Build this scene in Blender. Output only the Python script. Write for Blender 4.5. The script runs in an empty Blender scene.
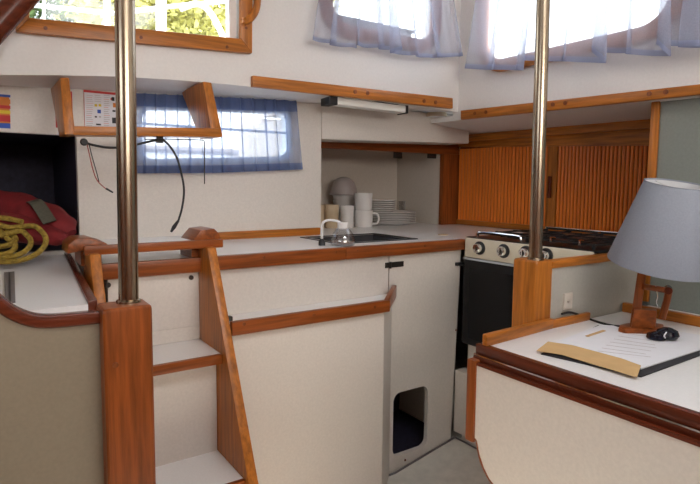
import bpy, bmesh, math, random
from mathutils import Vector as V, Matrix
from mathutils.geometry import tessellate_polygon
random.seed(7)
S = bpy.context.scene
COL = S.collection

# ------------------------------------------------------------------ camera
F, PX, PY, EYE = 550.0, 347.0, 232.0, 1.0
yaw, pitch, roll = math.radians(34.2), math.radians(5.0), math.radians(0.5)
FW = V((math.sin(yaw)*math.cos(pitch), math.cos(yaw)*math.cos(pitch), -math.sin(pitch)))
_rt = V((math.cos(yaw), -math.sin(yaw), 0)); _up = _rt.cross(FW)
RT = _rt*math.cos(roll) + _up*math.sin(roll)
UP = _up*math.cos(roll) - _rt*math.sin(roll)
CAM = V((0, 0, EYE))
cd = bpy.data.cameras.new('camera'); cam = bpy.data.objects.new('camera', cd); COL.objects.link(cam)
m = Matrix((RT, UP, -FW)).transposed().to_4x4(); m.translation = CAM
cam.matrix_world = m
cd.sensor_width = 36; cd.lens = F/700*36; cd.shift_x = (350-PX)/700; cd.shift_y = -(242-PY)/700
cd.clip_start = .02
S.camera = cam

# ------------------------------------------------------------------ world, sun, daylight, exposure
w = bpy.data.worlds.new('sky'); S.world = w; w.use_nodes = True
bg = w.node_tree.nodes['Background']; bg.inputs[0].default_value = (.86, .93, 1, 1); bg.inputs[1].default_value = 4.5
S.view_settings.view_transform = 'Standard'; S.view_settings.look = 'None'
S.view_settings.exposure = 0.15; S.view_settings.gamma = 1; S.view_settings.use_curve_mapping = False
def light(name, kind, loc, to, energy, col=(1, 1, 1), size=(1, 1)):
    l = bpy.data.lights.new(name, kind); o = bpy.data.objects.new(name, l); COL.objects.link(o)
    o.location = loc; o.rotation_euler = (V(to)-V(loc)).to_track_quat('-Z', 'Y').to_euler()
    l.energy = energy; l.color = col
    if kind == 'AREA': l.shape = 'RECTANGLE'; l.size, l.size_y = size
    return o
sun = light('sun', 'SUN', (.5, -2.7, 6), (0, 0, 0), 7.0, (1, .94, .82)); sun.data.angle = .02
light('daylight_hatch', 'AREA', (.6, -.15, 2.0), (.6, -.15, 0), 6, (1, .95, .9), (.7, .7))
light('daylight_rear_window', 'AREA', (.3, -1.86, 1.55), (.3, 0, 1.2), 19, (1, .88, .75), (1.6, .4))
light('daylight_side_window', 'AREA', (-1.76, .1, 1.55), (0, .3, 1.1), .3, (1, .95, .9), (1.2, .4))

# ------------------------------------------------------------------ pixel rays onto known planes
def ray(x, y): return FW + RT*((x-PX)/F) - UP*((y-PY)/F)
def oX(x, y, X): d = ray(x, y); return CAM + d*(X/d.x)
def oY(x, y, Y): d = ray(x, y); return CAM + d*(Y/d.y)
def oZ(x, y, Z): d = ray(x, y); return CAM + d*((Z-EYE)/d.z)
def oD(x, y, D): return CAM + ray(x, y)*D

# ------------------------------------------------------------------ materials
def mat(name, col, rough=.5, metal=0, noise=0, nscale=40, bump=0, coat=0, spec=.5, alpha=None):
    m = bpy.data.materials.new(name); m.use_nodes = True; nt = m.node_tree; b = nt.nodes['Principled BSDF']
    b.inputs['Base Color'].default_value = (*col, 1); b.inputs['Roughness'].default_value = rough
    b.inputs['Metallic'].default_value = metal; b.inputs['Coat Weight'].default_value = coat
    b.inputs['Specular IOR Level'].default_value = spec
    if noise or bump:
        tc = nt.nodes.new('ShaderNodeTexCoord'); n = nt.nodes.new('ShaderNodeTexNoise')
        n.inputs['Scale'].default_value = nscale; n.inputs['Detail'].default_value = 4
        nt.links.new(tc.outputs['Object'], n.inputs['Vector'])
        if noise:
            r = nt.nodes.new('ShaderNodeValToRGB')
            r.color_ramp.elements[0].position = .3; r.color_ramp.elements[1].position = .7
            r.color_ramp.elements[0].color = (*[c*(1-noise) for c in col], 1)
            r.color_ramp.elements[1].color = (*[min(1, c*(1+noise*.6)) for c in col], 1)
            nt.links.new(n.outputs['Fac'], r.inputs['Fac']); nt.links.new(r.outputs['Color'], b.inputs['Base Color'])
        if bump:
            bp = nt.nodes.new('ShaderNodeBump'); bp.inputs['Strength'].default_value = bump; bp.inputs['Distance'].default_value = .002
            nt.links.new(n.outputs['Fac'], bp.inputs['Height']); nt.links.new(bp.outputs['Normal'], b.inputs['Normal'])
    return m
def wood(name, col, axis, rough=.33, contrast=.45):
    m = bpy.data.materials.new(name); m.use_nodes = True; nt = m.node_tree; b = nt.nodes['Principled BSDF']
    b.inputs['Roughness'].default_value = rough; b.inputs['Coat Weight'].default_value = .08; b.inputs['Specular IOR Level'].default_value = .35; b.inputs['Coat Roughness'].default_value = .2
    tc = nt.nodes.new('ShaderNodeTexCoord'); oi = nt.nodes.new('ShaderNodeObjectInfo')
    ad = nt.nodes.new('ShaderNodeVectorMath'); ad.operation = 'ADD'
    ml = nt.nodes.new('ShaderNodeMath'); ml.operation = 'MULTIPLY'; ml.inputs[1].default_value = 4.5
    nt.links.new(oi.outputs['Random'], ml.inputs[0])
    nt.links.new(tc.outputs['Object'], ad.inputs[0]); nt.links.new(ml.outputs[0], ad.inputs[1])
    mp = nt.nodes.new('ShaderNodeMapping'); sc = [1, 1, 1]; sc['xyz'.index(axis)] = .06; mp.inputs['Scale'].default_value = sc
    nt.links.new(ad.outputs[0], mp.inputs['Vector'])
    n = nt.nodes.new('ShaderNodeTexNoise'); n.inputs['Scale'].default_value = 95; n.inputs['Detail'].default_value = 5; n.inputs['Roughness'].default_value = .6
    nt.links.new(mp.outputs[0], n.inputs['Vector'])
    r = nt.nodes.new('ShaderNodeValToRGB'); e = r.color_ramp.elements
    e[0].position = .32; e[1].position = .68
    e[0].color = (*[c*(1-contrast) for c in col], 1); e[1].color = (*[min(1, c*(1+contrast*.45)) for c in col], 1)
    nt.links.new(n.outputs['Fac'], r.inputs['Fac']); nt.links.new(r.outputs['Color'], b.inputs['Base Color'])
    bp = nt.nodes.new('ShaderNodeBump'); bp.inputs['Strength'].default_value = .15; bp.inputs['Distance'].default_value = .001
    nt.links.new(n.outputs['Fac'], bp.inputs['Height']); nt.links.new(bp.outputs['Normal'], b.inputs['Normal'])
    return m
def sheer(name, col, transp, trans=.5):
    m = bpy.data.materials.new(name); m.use_nodes = True; nt = m.node_tree; nt.nodes.clear()
    o = nt.nodes.new('ShaderNodeOutputMaterial'); t = nt.nodes.new('ShaderNodeBsdfTransparent')
    d = nt.nodes.new('ShaderNodeBsdfDiffuse'); l = nt.nodes.new('ShaderNodeBsdfTranslucent')
    d.inputs[0].default_value = (*col, 1); l.inputs[0].default_value = (*col, 1)
    a = nt.nodes.new('ShaderNodeMixShader'); a.inputs[0].default_value = trans
    nt.links.new(d.outputs[0], a.inputs[1]); nt.links.new(l.outputs[0], a.inputs[2])
    x = nt.nodes.new('ShaderNodeMixShader')
    tc = nt.nodes.new('ShaderNodeTexCoord'); n = nt.nodes.new('ShaderNodeTexNoise'); n.inputs['Scale'].default_value = 300
    mr = nt.nodes.new('ShaderNodeMapRange'); mr.inputs['To Min'].default_value = transp-.08; mr.inputs['To Max'].default_value = transp+.08
    nt.links.new(tc.outputs['Object'], n.inputs['Vector']); nt.links.new(n.outputs['Fac'], mr.inputs['Value']); nt.links.new(mr.outputs[0], x.inputs[0])
    nt.links.new(a.outputs[0], x.inputs[1]); nt.links.new(t.outputs[0], x.inputs[2]); nt.links.new(x.outputs[0], o.inputs[0])
    return m
def clear(name, col=(1, 1, 1), gloss=.08):
    m = bpy.data.materials.new(name); m.use_nodes = True; nt = m.node_tree; nt.nodes.clear()
    o = nt.nodes.new('ShaderNodeOutputMaterial'); t = nt.nodes.new('ShaderNodeBsdfTransparent'); t.inputs[0].default_value = (*col, 1)
    g = nt.nodes.new('ShaderNodeBsdfGlossy'); g.inputs['Roughness'].default_value = .03
    x = nt.nodes.new('ShaderNodeMixShader'); x.inputs[0].default_value = gloss
    nt.links.new(t.outputs[0], x.inputs[1]); nt.links.new(g.outputs[0], x.inputs[2]); nt.links.new(x.outputs[0], o.inputs[0])
    return m
TEAK = (.50, .165, .022); MAHO = (.13, .026, .010); RED = (.29, .073, .014)
M = dict(
    white=mat('white_laminate', (.76, .705, .64), .45, noise=.05, nscale=160, bump=.05),
    upper=mat('white_upper_paint', (.84, .81, .78), .5, noise=.03, nscale=120, bump=.05),
    top=mat('white_worktop', (.88, .87, .86), .3, noise=.03, nscale=200),
    beige=mat('beige_panel', (.27, .22, .155), .5, noise=.06, nscale=150, bump=.05),
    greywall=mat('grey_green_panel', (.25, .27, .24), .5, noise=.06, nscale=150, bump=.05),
    lining=mat('cupboard_lining', (.66, .59, .51), .5, noise=.05, nscale=150),
    lowgrey=mat('warm_grey_panel', (.50, .48, .42), .5, noise=.05, nscale=150, bump=.05),
    sole=mat('sole', (.80, .76, .68), .5, noise=.10, nscale=30, bump=.05),
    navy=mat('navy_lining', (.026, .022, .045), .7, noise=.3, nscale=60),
    steel=mat('brushed_steel', (.40, .33, .24), .24, 1), chrome=mat('chrome', (.8, .8, .8), .1, 1),
    black=mat('black_enamel', (.010, .010, .012), .3, noise=.2, spec=.25), rubber=mat('black_rubber', (.015, .015, .017), .5, noise=.2),
    ovenglass=mat('oven_glass', (.006, .006, .008), .12, noise=.2, spec=.25), cream=mat('cream_enamel', (.80, .74, .58), .3, noise=.03),
    sink=mat('dark_sink', (.06, .06, .065), .3, noise=.2), china=mat('white_china', (.80, .77, .74), .2, noise=.03),
    beigecup=mat('beige_cup', (.62, .48, .32), .35, noise=.05), bowl=mat('grey_plastic', (.42, .36, .34), .4, noise=.06),
    plastic=mat('white_plastic', (.85, .85, .84), .35, noise=.02), clearp=clear('clear_plastic', (.86, .87, .88), .22),
    glass=clear('window_glass', (.97, .98, .98), .04), darkmetal=mat('dark_metal', (.05, .045, .04), .4, .6, noise=.2),
    red=mat('red_cloth', (.20, .009, .012), .75, noise=.25, nscale=30, bump=.4), strap=mat('grey_webbing', (.09, .085, .06), .8, noise=.2, nscale=200),
    rope=mat('yellow_rope', (.33, .22, .03), .8, noise=.45, nscale=120, bump=.8), shade=mat('blue_grey_linen', (.30, .325, .38), .9, noise=.06, nscale=250, bump=.3),
    shadein=mat('shade_lining', (.75, .75, .76), .8, noise=.03), paper=mat('white_paper', (.86, .86, .90), .7, noise=.02),
    manila=mat('manila', (.68, .44, .20), .7, noise=.08, nscale=20), ink=mat('ink', (.03, .03, .035), .7, noise=.1),
    redink=mat('red_ink', (.62, .05, .05), .7, noise=.05), greyink=mat('grey_ink', (.55, .50, .50), .7, noise=.05), pinkink=mat('pink_ink', (.8, .42, .38), .7, noise=.05),
    yellowink=mat('yellow_ink', (.85, .62, .05), .7, noise=.05), blueink=mat('blue_ink', (.05, .12, .5), .7, noise=.05), orangeink=mat('orange_ink', (.75, .25, .05), .7, noise=.05),
    redwire=mat('red_wire', (.35, .03, .02), .5, noise=.1), globe=mat('dark_glass', (.012, .014, .024), .06, noise=.3, nscale=25),
    diffuser=mat('lamp_diffuser', (.86, .86, .80), .4, noise=.02), alu=mat('window_aluminium', (.62, .68, .75), .35, .7, noise=.05),
    sheer=sheer('sheer_blue_curtain', (.58, .61, .74), .50), sheerd=sheer('sheer_blue_hem', (.36, .40, .56), .15, .35),
    sheerb=sheer('sheer_deep_blue_curtain', (.42, .52, .76), .50, .6), sheerbd=sheer('sheer_deep_blue_hem', (.16, .22, .42), .25, .4),
    leaf=mat('leaf', (.50, .47, .13), .6, noise=.5, nscale=3), leaf2=mat('leaf_dark', (.08, .14, .03), .6, noise=.5, nscale=3), bark=mat('bark', (.10, .07, .05), .9, noise=.4, nscale=20),
    railw=mat('white_rail', (.85, .86, .88), .35, noise=.03), deck=mat('deck_paint', (.55, .55, .55), .6, noise=.08, nscale=20), tape=mat('grey_strip', (.17, .15, .15), .5, noise=.1),
)
for a in 'xyz':
    M['teak'+a] = wood('teak_'+a, TEAK, a); M['red'+a] = wood('redwood_'+a, RED, a); M['maho'+a] = wood('mahogany_'+a, MAHO, a, .25, .35)
M['slat'] = wood('tambour_slat', (.82, .22, .026), 'z', .36, .15); M['plug'] = wood('wood_plug', (.22, .06, .015), 'z', .4)

# ------------------------------------------------------------------ mesh helpers
class MB:
    def __init__(s): s.v = []; s.f = []
    def add(s, vs, fs):
        k = len(s.v); s.v += [V(p) for p in vs]; s.f += [tuple(i+k for i in f) for f in fs]; return s
    def box(s, x0, x1, y0, y1, z0, z1):
        return s.add([(x, y, z) for z in (z0, z1) for x, y in ((x0, y0), (x1, y0), (x1, y1), (x0, y1))],
                     [(3, 2, 1, 0), (4, 5, 6, 7), (0, 1, 5, 4), (1, 2, 6, 5), (2, 3, 7, 6), (3, 0, 4, 7)])
    def slab(s, poly, vec):
        n = len(poly); vec = V(vec); p = [V(q) for q in poly]
        return s.add(p + [q+vec for q in p], [tuple(range(n))[::-1], tuple(range(n, 2*n))] + [(i, (i+1) % n, (i+1) % n+n, i+n) for i in range(n)])
    def band(s, A, B, vec):      # strip between polylines A and B (equal length) given thickness vec
        for i in range(len(A)-1): s.slab([A[i], A[i+1], B[i+1], B[i]], vec)
        return s
    def loft(s, rings, cap=True, closed=True):
        n = len(rings[0]); k0 = []
        vs = [p for r in rings for p in r]; fs = []
        for i in range(len(rings)-1):
            for j in range(n if closed else n-1):
                a = i*n+j; b = i*n+(j+1) % n; fs.append((a, b, b+n, a+n))
        if cap: fs.append(tuple(range(n))[::-1]); fs.append(tuple(range((len(rings)-1)*n, len(rings)*n)))
        return s.add(vs, fs)
    def tube(s, pts, r, n=10, cap=True):
        pts = [V(p) for p in pts]; rings = []; u = None
        for i, p in enumerate(pts):
            t = (pts[min(i+1, len(pts)-1)] - pts[max(i-1, 0)]).normalized()
            if u is None: u = t.orthogonal().normalized()
            u = (u - t*u.dot(t)).normalized(); q = t.cross(u)
            rr = r[i] if isinstance(r, (list, tuple)) else r
            rings.append([p + (u*math.cos(2*math.pi*k/n) + q*math.sin(2*math.pi*k/n))*rr for k in range(n)])
        return s.loft(rings, cap)
    def lathe(s, prof, c, n=28, axis=(0, 0, 1), cap=True):
        ax = V(axis).normalized(); u = ax.orthogonal().normalized(); q = ax.cross(u); c = V(c)
        return s.loft([[c + ax*z + (u*math.cos(2*math.pi*k/n)+q*math.sin(2*math.pi*k/n))*r for k in range(n)] for r, z in prof], cap)
    def holed(s, outer, holes, vec):
        loops = [[V(p) for p in outer]] + [[V(p) for p in h] for h in holes]
        tris = tessellate_polygon(loops); flat = [p for l in loops for p in l]; n = len(flat); vec = V(vec)
        fs = [tuple(t) for t in tris] + [tuple(i+n for i in t[::-1]) for t in tris]; k = 0
        for l in loops:
            for i in range(len(l)): a = k+i; b = k+(i+1) % len(l); fs.append((a, b, b+n, a+n))
            k += len(l)
        return s.add(flat+[p+vec for p in flat], fs)
    def build(s, name, material, parent=None, bevel=0, seg=2, sharp=.6, flat=False):
        bm = bmesh.new(); vs = [bm.verts.new(p) for p in s.v]
        for f in s.f:
            try: bm.faces.new([vs[i] for i in f])
            except ValueError: pass
        bmesh.ops.recalc_face_normals(bm, faces=bm.faces)
        if bevel:
            es = [e for e in bm.edges if len(e.link_faces) == 2 and e.calc_face_angle(0) > .5]
            bmesh.ops.bevel(bm, geom=es, offset=bevel, segments=seg, affect='EDGES', profile=.6, clamp_overlap=True)
        lo = V([min(v.co[i] for v in bm.verts) for i in range(3)]); hi = V([max(v.co[i] for v in bm.verts) for i in range(3)])
        o0 = V(((lo.x+hi.x)/2, (lo.y+hi.y)/2, lo.z))
        for v in bm.verts: v.co -= o0
        me = bpy.data.meshes.new(name); bm.to_mesh(me); bm.free()
        if not flat:
            me.polygons.foreach_set('use_smooth', [True]*len(me.polygons)); me.set_sharp_from_angle(angle=sharp)
        me.materials.append(M[material] if isinstance(material, str) else material)
        o = bpy.data.objects.new(name, me); COL.objects.link(o); place(o, o0, parent); return o
WL = {}
def place(o, loc, parent=None):
    WL[o.name] = V(loc); o.parent = parent
    o.location = V(loc) - (WL[parent.name] if parent else V((0, 0, 0)))
def tag(o, label, cat, group=None):
    o['label'] = label; o['category'] = cat
    if group: o['group'] = group
    return o
def thing(name, label, cat, loc, group=None):
    o = bpy.data.objects.new(name, None); COL.objects.link(o); o.empty_display_size = .05; place(o, loc); return tag(o, label, cat, group)
def struct(o, label=None):
    o['kind'] = 'structure'
    if label: o['label'] = label
    return o
def dup(o, loc, parent=None):
    c = o.copy(); COL.objects.link(c); place(c, loc, parent); return c
def bx(x0, x1, y0, y1, z0, z1): return MB().box(x0, x1, y0, y1, z0, z1)
def cyl(a, b, r, n=14): return MB().tube([a, b], r, n)
def rrect(p, ex, ey, w, h, r, n=6):     # rounded rectangle around p, axes ex, ey
    out = []
    for cx, cy, a0 in ((w/2-r, h/2-r, 0), (-w/2+r, h/2-r, 90), (-w/2+r, -h/2+r, 180), (w/2-r, -h/2+r, 270)):
        for k in range(n+1):
            a = math.radians(a0+90*k/n); out.append(V(p)+V(ex)*(cx+r*math.cos(a))+V(ey)*(cy+r*math.sin(a)))
    return out
def ringband(o, outer, inner, vec):     # frame between two loops of equal length
    n = len(outer); vec = V(vec); A = [V(p) for p in outer]; B = [V(p) for p in inner]
    return o.add(A+B+[p+vec for p in A]+[p+vec for p in B],
                 [f for i in range(n) for j in [(i+1) % n] for f in ((i, j, n+j, n+i), (2*n+i, 3*n+i, 3*n+j, 2*n+j), (i, 2*n+i, 2*n+j, j), (n+i, n+j, 3*n+j, 3*n+i))])
def smooth_path(pts, n=8):              # Catmull-Rom through points
    P = [V(p) for p in pts]; P = [P[0]*2-P[1]] + P + [P[-1]*2-P[-2]]; out = []
    for i in range(1, len(P)-2):
        for k in range(n):
            t = k/n; a, b, c, d = P[i-1:i+3]
            out.append(.5*((2*b)+(c-a)*t+(2*a-5*b+4*c-d)*t*t+(3*b-a-3*c+d)*t**3))
    return out+[P[-2]]

# key planes (metres)
ZC = .80          # worktop
YC = 1.42         # front of galley cabinets
YW = 1.85         # lower back wall
YU, XU = 1.68, 1.70   # upper cabin sides
YN = 2.0          # cupboard frame
XT = 2.04         # tambour wall
YB = .875         # low bulkhead
ZT = .63          # chart table
XF = .96          # chart table front
ZTOP = 1.95

# ================================================================== STRUCTURE
# floor: flat sole, rising with the hull on the stove side
fl = MB(); A = [(-1.7, -1.8, 0), (1.17, -1.8, 0), (1.17, 2.4, 0), (-1.7, 2.4, 0)]
fl.slab(A, (0, 0, -.04)); fl.slab([(1.17, -1.8, 0), (2.2, -1.8, .19), (2.2, 2.4, .19), (1.17, 2.4, 0)], (0, 0, -.04))
struct(fl.build('floor', 'sole'), 'pale cabin sole rising towards the hull side')
FLO = bpy.data.objects['floor']; MB().tube([(1.10, YC-.006, .002), (1.17, YC-.006, .003), (1.46, YC-.006, .057)], .0035, 6).tube([(1.46, YC-.006, .056), (1.463, .9, .056)], .003, 6).build('seam', 'tape', FLO)
HX = [(.25, -.5), (.95, -.5), (.95, .2), (.25, .2)]
struct(MB().holed([(-1.72, -1.82, ZTOP), (1.74, -1.82, ZTOP), (1.74, 1.72, ZTOP), (-1.72, 1.72, ZTOP)], [[(x, y, ZTOP) for x, y in HX]], (0, 0, .04)).build('ceiling', 'upper'), 'white cabin headliner with an open hatch')

# lower back wall with the dark berth opening and the low window
def wtop(x): return 1.262 + .042*x
w2c = [oY(138, 106, YW), oY(289, 112, YW), oY(288, 158, YW), oY(138, 163, YW)]
w2m = (w2c[0]+w2c[1]+w2c[2]+w2c[3])/4; w2ex = ((w2c[1]+w2c[2])-(w2c[0]+w2c[3])).normalized(); w2ey = V((0, 0, 1))
w2w, w2h = (w2c[1]-w2c[0]).length, (w2c[0]-w2c[3]).length
w2out = rrect(w2m, w2ex, w2ey, w2w, w2h, .04); w2in = rrect(w2m, w2ex, w2ey, w2w-.024, w2h-.024, .032)
xe = oY(321, 190, YW).x
rec = [(-.9, YW, .79), (.266, YW, .79), (.266, YW, 1.138), (-.9, YW, 1.138)]
wall = MB().holed([(-1.7, YW, .74), (xe, YW, .74), (xe, YW, wtop(xe)+.01), (-1.7, YW, wtop(-1.7)+.01)], [rec, w2out], (0, .03, 0))
struct(wall.build('wall_back', 'white'), 'white lower back wall with low window and dark opening')
struct(MB().box(-1.7, xe-.08, YW, YW+.03, 0, .739).box(xe-.1, 2.13, 2.38, 2.40, 0, 1.3).box(-1.7, -1.3, YW, YW+.02, .74, 1.2).box(xe-.1, xe-.08, YW+.03, 2.38, 0, .77).build('wall_back_lower', 'white'), 'hull lining below the worktop')
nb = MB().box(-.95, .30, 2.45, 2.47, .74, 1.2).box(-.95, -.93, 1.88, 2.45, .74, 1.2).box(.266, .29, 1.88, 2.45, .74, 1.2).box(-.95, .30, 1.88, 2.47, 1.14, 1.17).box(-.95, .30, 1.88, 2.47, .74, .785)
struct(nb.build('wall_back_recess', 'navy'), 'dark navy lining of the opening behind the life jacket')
# upper back wall, in the sheer line of the deck edge
lip = [oY(-40, 74.5, YU), oY(0, 75, YU), oY(60, 75.2, YU), oY(115, 76.5, YU), oY(170, 79.5, YU), oY(230, 84.5, YU), oY(300, 92, YU), oY(380, 101, YU), V((XU, YU, 1.305))]
lip = [V((-1.7, YU, 1.24))] + lip
w1o = [oY(15.5, 33.5, YU), oY(249.5, 54.5, YU), oY(250, -62, YU), oY(13, -62, YU)]
w1i = [oY(29, 19.5, YU), oY(238.5, 40, YU), oY(239, -50, YU), oY(27, -50, YU)]
def win3(mg, n=6):
    c = (oY(330, 14, YU)+oY(430, 20, YU))/2; wd = (oY(430, 20, YU)-oY(330, 14, YU)).length
    zb = oY(380, 33, YU).z; zt = zb+.27; return rrect(V((c.x, YU, (zb+zt)/2)), (1, 0, 0), (0, 0, 1), wd+2*mg, zt-zb+2*mg, .07+mg, n)
def win4(mg, n=8):
    a = oX(488, 44, XU); b = oX(672, 20, XU); zb = oX(610, 36, XU).z; zt = zb+.33
    return rrect(V((XU, (a.y+b.y)/2, (zb+zt)/2)), (0, 1, 0), (0, 0, 1), a.y-b.y+2*mg, zt-zb+2*mg, .09+mg, n)
up = MB().holed(lip+[(XU, YU, ZTOP), (-1.7, YU, ZTOP)], [w1i, win3(0)], (0, .035, 0))
struct(up.build('wall_back_upper', 'upper'), 'white upper cabin side above the back ledge')
# ledge undersides
lg = MB()
for a, b in zip(lip[:-1], lip[1:]):
    lg.slab([a+V((0, .002, .0)), b+V((0, .002, 0)), V((b.x, YW+.03, wtop(b.x))), V((a.x, YW+.03, wtop(a.x)))], (0, 0, .02))
lg.slab([(xe, YW, wtop(xe)), (XU+.4, YW, wtop(xe)+.02), (XU+.4, 2.42, wtop(xe)+.02), (xe, 2.42, wtop(xe))], (0, 0, .02))
struct(lg.build('ledge_back', 'upper'), 'underside of the back side deck ledge')
rl = oX(460, 119.5, XU); rr = oX(694, 95, XU); sl = (rr.z-rl.z)/(rr.y-rl.y)
def rz(y): return rl.z + (y-rl.y)*sl
upr = MB().holed([(XU, YU+.03, rz(YU)), (XU, -.2, rz(-.2)), (XU, -1.8, rz(-.2)), (XU, -1.8, ZTOP), (XU, YU+.03, ZTOP)], [win4(0)], (.035, 0, 0))
struct(upr.build('wall_right_upper', 'upper'), 'white upper cabin side above the stove ledge')
lr = MB().slab([(XU+.002, YU+.2, rz(YU)), (XU+.002, -.2, rz(-.2)), (XT+.12, -.2, rz(-.2)-.02), (XT+.12, 2.42, rz(YU)-.03), (XU+.25, 2.42, rz(YU)-.02), (XU+.25, YU+.2, rz(YU)-.02)], (0, 0, .02))
lr.slab([(XU+.002, -.2, rz(-.2)), (XU+.002, -1.8, rz(-.2)), (XT+.12, -1.8, rz(-.2)-.02), (XT+.12, -.2, rz(-.2)-.02)], (0, 0, .02))
struct(lr.build('ledge_right', 'upper'), 'underside of the side deck ledge over the stove')
# soffit over the dish cupboard, and the cupboard niche
xs1 = oY(469, 140, YW).x
sof = MB().slab([(xe+.002, YW, 1.172), (xs1, YW, 1.195), (xs1, YW, wtop(xe)+.01), (xe+.002, YW, wtop(xe)+.002)], (0, .14, 0))
struct(sof.build('soffit', 'white', bevel=.004), 'white soffit above the open dish cupboard')
xn = 1.933
ni = MB().box(xe-.1, XT+.1, 2.36, 2.38, ZC, 1.25).box(xn, xn+.02, YN+.022, 2.36, ZC, 1.25).box(xe-.1, XT+.02, YN+.022, 2.38, 1.235, 1.25).box(xe-.12, xe-.1, YW+.03, 2.38, ZC, 1.25)
struct(ni.build('wall_cupboard', 'lining'), 'cream lining of the open dish cupboard')
# wooden ledge trims with round plugs
def trim_strip(name, P, vec, mt, plugs, nrm, label, onp):
    o = struct(MB().slab(P, vec).build(name, mt, bevel=.003), label)
    for x, y in plugs:
        c = onp(x, y); MB().tube([c-V(nrm)*.002, c+V(nrm)*.0025], .0075, 10).build('plug', 'plug', o)
    return o
trim_strip('trim_1', [oY(253, 75.3, YU-.02), oY(453, 98, YU-.02), oY(453, 108.6, YU-.02), oY(253, 86.5, YU-.02)], (0, .02, 0), 'teakx',
           [(355, 91.8), (367.5, 93.2), (424, 101), (435.5, 102.4)], (0, -1, 0), 'varnished teak strip edging the back ledge', lambda x, y: oY(x, y, YU-.02))
trim_strip('trim_2', [oX(460.5, 110.5, XU-.02), oX(700, 84, XU-.02), V((XU-.02, -.2, rz(-.2)+.034)), V((XU-.02, -1.78, rz(-.2)+.034)), V((XU-.02, -1.78, rz(-.2))), V((XU-.02, -.2, rz(-.2))), oX(700, 94.5, XU-.02), oX(460.5, 119.8, XU-.02)], (.02, 0, 0), 'teaky',
           [(475, 113.4), (486, 112.2), (553, 104.5), (565.5, 103), (649.5, 93.8), (666, 92)], (-1, 0, 0), 'varnished teak strip edging the ledge over the stove', lambda x, y: oX(x, y, XU-.02))
# backsplash strip
struct(MB().slab([oY(208, 232.9, YW-.015), oY(320.5, 227.6, YW-.015), V((oY(320.5, 227.6, YW-.015).x, YW-.015, ZC)), V((oY(208, 232.9, YW-.015).x, YW-.015, ZC))], (0, .015, 0)).build('trim_3', 'teakx', bevel=.003), 'teak strip along the back of the worktop')
# cupboard frame: top rail, right jamb
fr = bx(xe-.1, XT, YN, YN+.02, 1.150, 1.238).build('trim_4', 'redx', bevel=.002); struct(fr, 'red-brown wooden rail over the dish cupboard')
struct(bx(xn-.004, XT, YN-.002, YN+.022, ZC, 1.152).build('trim_5', 'redz', bevel=.002), 'red-brown wooden jamb beside the dish cupboard')

# low bulkhead beside the stove, full-height bulkhead, outer walls
bh = MB().box(1.21, 1.69, YB, YB+.018, 0, .785); struct(bh.build('wall_bulkhead', 'lowgrey'), 'low grey bulkhead between stove and chart table')
ta, tb = oY(556, 263, YB), oY(613, 257.5, YB)
struct(bx(1.235, 1.688, YB-.008, YB+.026, .785, .805).build('trim_6', 'teakx', bevel=.004), 'teak capping on the low bulkhead')
xw0, xw1 = oY(648, 150, YB+.02).x, oY(658.5, 150, YB-.006).x
struct(bx(xw0, xw1, YB-.006, YB+.02, .64, rz(YB)-.002).build('trim_7', 'teakz', bevel=.006), 'upright teak edge of the tall bulkhead')
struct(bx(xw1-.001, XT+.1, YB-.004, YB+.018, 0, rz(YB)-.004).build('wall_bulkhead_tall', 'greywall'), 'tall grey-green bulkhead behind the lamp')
struct(bx(XT+.08, XT+.12, -1.8, 2.42, 0, 1.29).build('wall_right', 'white'), 'hull side behind stove and chart table')
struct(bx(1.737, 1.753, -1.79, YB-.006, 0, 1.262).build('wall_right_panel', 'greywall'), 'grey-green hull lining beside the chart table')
struct(bx(-1.69, 1.69, -.50, -.46, 0, 1.10).build('wall_light_blocker', 'redz'), 'added half-height wooden blocker, out of view, shading the lower fronts'); struct(bx(-1.69, 1.69, -.515, -.445, 1.10, 1.125).build('trim_8', 'mahox', bevel=.006), 'dark capping of the added light blocker')  # added behind the camera to keep rear window light off the lower fronts
def openwall(outer, hole, vec, name, label): struct(MB().holed(outer, [hole], vec).build(name, 'redz'), label)
openwall([(-1.72, -1.8, 0), (2.14, -1.8, 0), (2.14, -1.8, 1.97), (-1.72, -1.8, 1.97)], [(-.5, -1.8, 1.35), (1.1, -1.8, 1.35), (1.1, -1.8, 1.75), (-.5, -1.8, 1.75)], (0, -.03, 0), 'wall_front', 'cabin end wall with wide window')
openwall([(-1.7, -1.8, 0), (-1.7, 2.4, 0), (-1.7, 2.4, 1.97), (-1.7, -1.8, 1.97)], [(-1.7, -.5, 1.35), (-1.7, .7, 1.35), (-1.7, .7, 1.75), (-1.7, -.5, 1.75)], (-.03, 0, 0), 'wall_left', 'far cabin side with long window')

# ---------------------------------------------------------------- windows
W1 = thing('window_1', 'rectangular window with wide teak frame', 'window', ((w1o[0]+w1o[1])/2)); del W1['category']; struct(W1)
n = (0, -.022, 0)
def quad(a, b, c, d, mt, nm, par, vec=n, bev=.003): return MB().slab([a, b, c, d], vec).build(nm, mt, par, bevel=bev)
quad(w1o[0], w1o[1], w1i[1], w1i[0], 'teakx', 'frame_rail', W1); quad(w1o[3], w1i[3], w1i[2], w1o[2], 'teakx', 'frame_rail', W1)
quad(w1o[0], w1i[0], w1i[3], w1o[3], 'teakz', 'frame_stile', W1); quad(w1o[1], w1o[2], w1i[2], w1i[1], 'teakz', 'frame_stile', W1)
for x, y in ((45.5, 28.2), (141, 37.5), (227, 47), (246, 28)):
    c = oY(x, y, YU-.022); MB().tube([c, c+V((0, -.002, 0))], .005, 8).build('screw', 'plug', W1)
MB().slab([p+V((0, .02, 0)) for p in w1i], (0, .004, 0)).build('pane', 'glass', W1)
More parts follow.
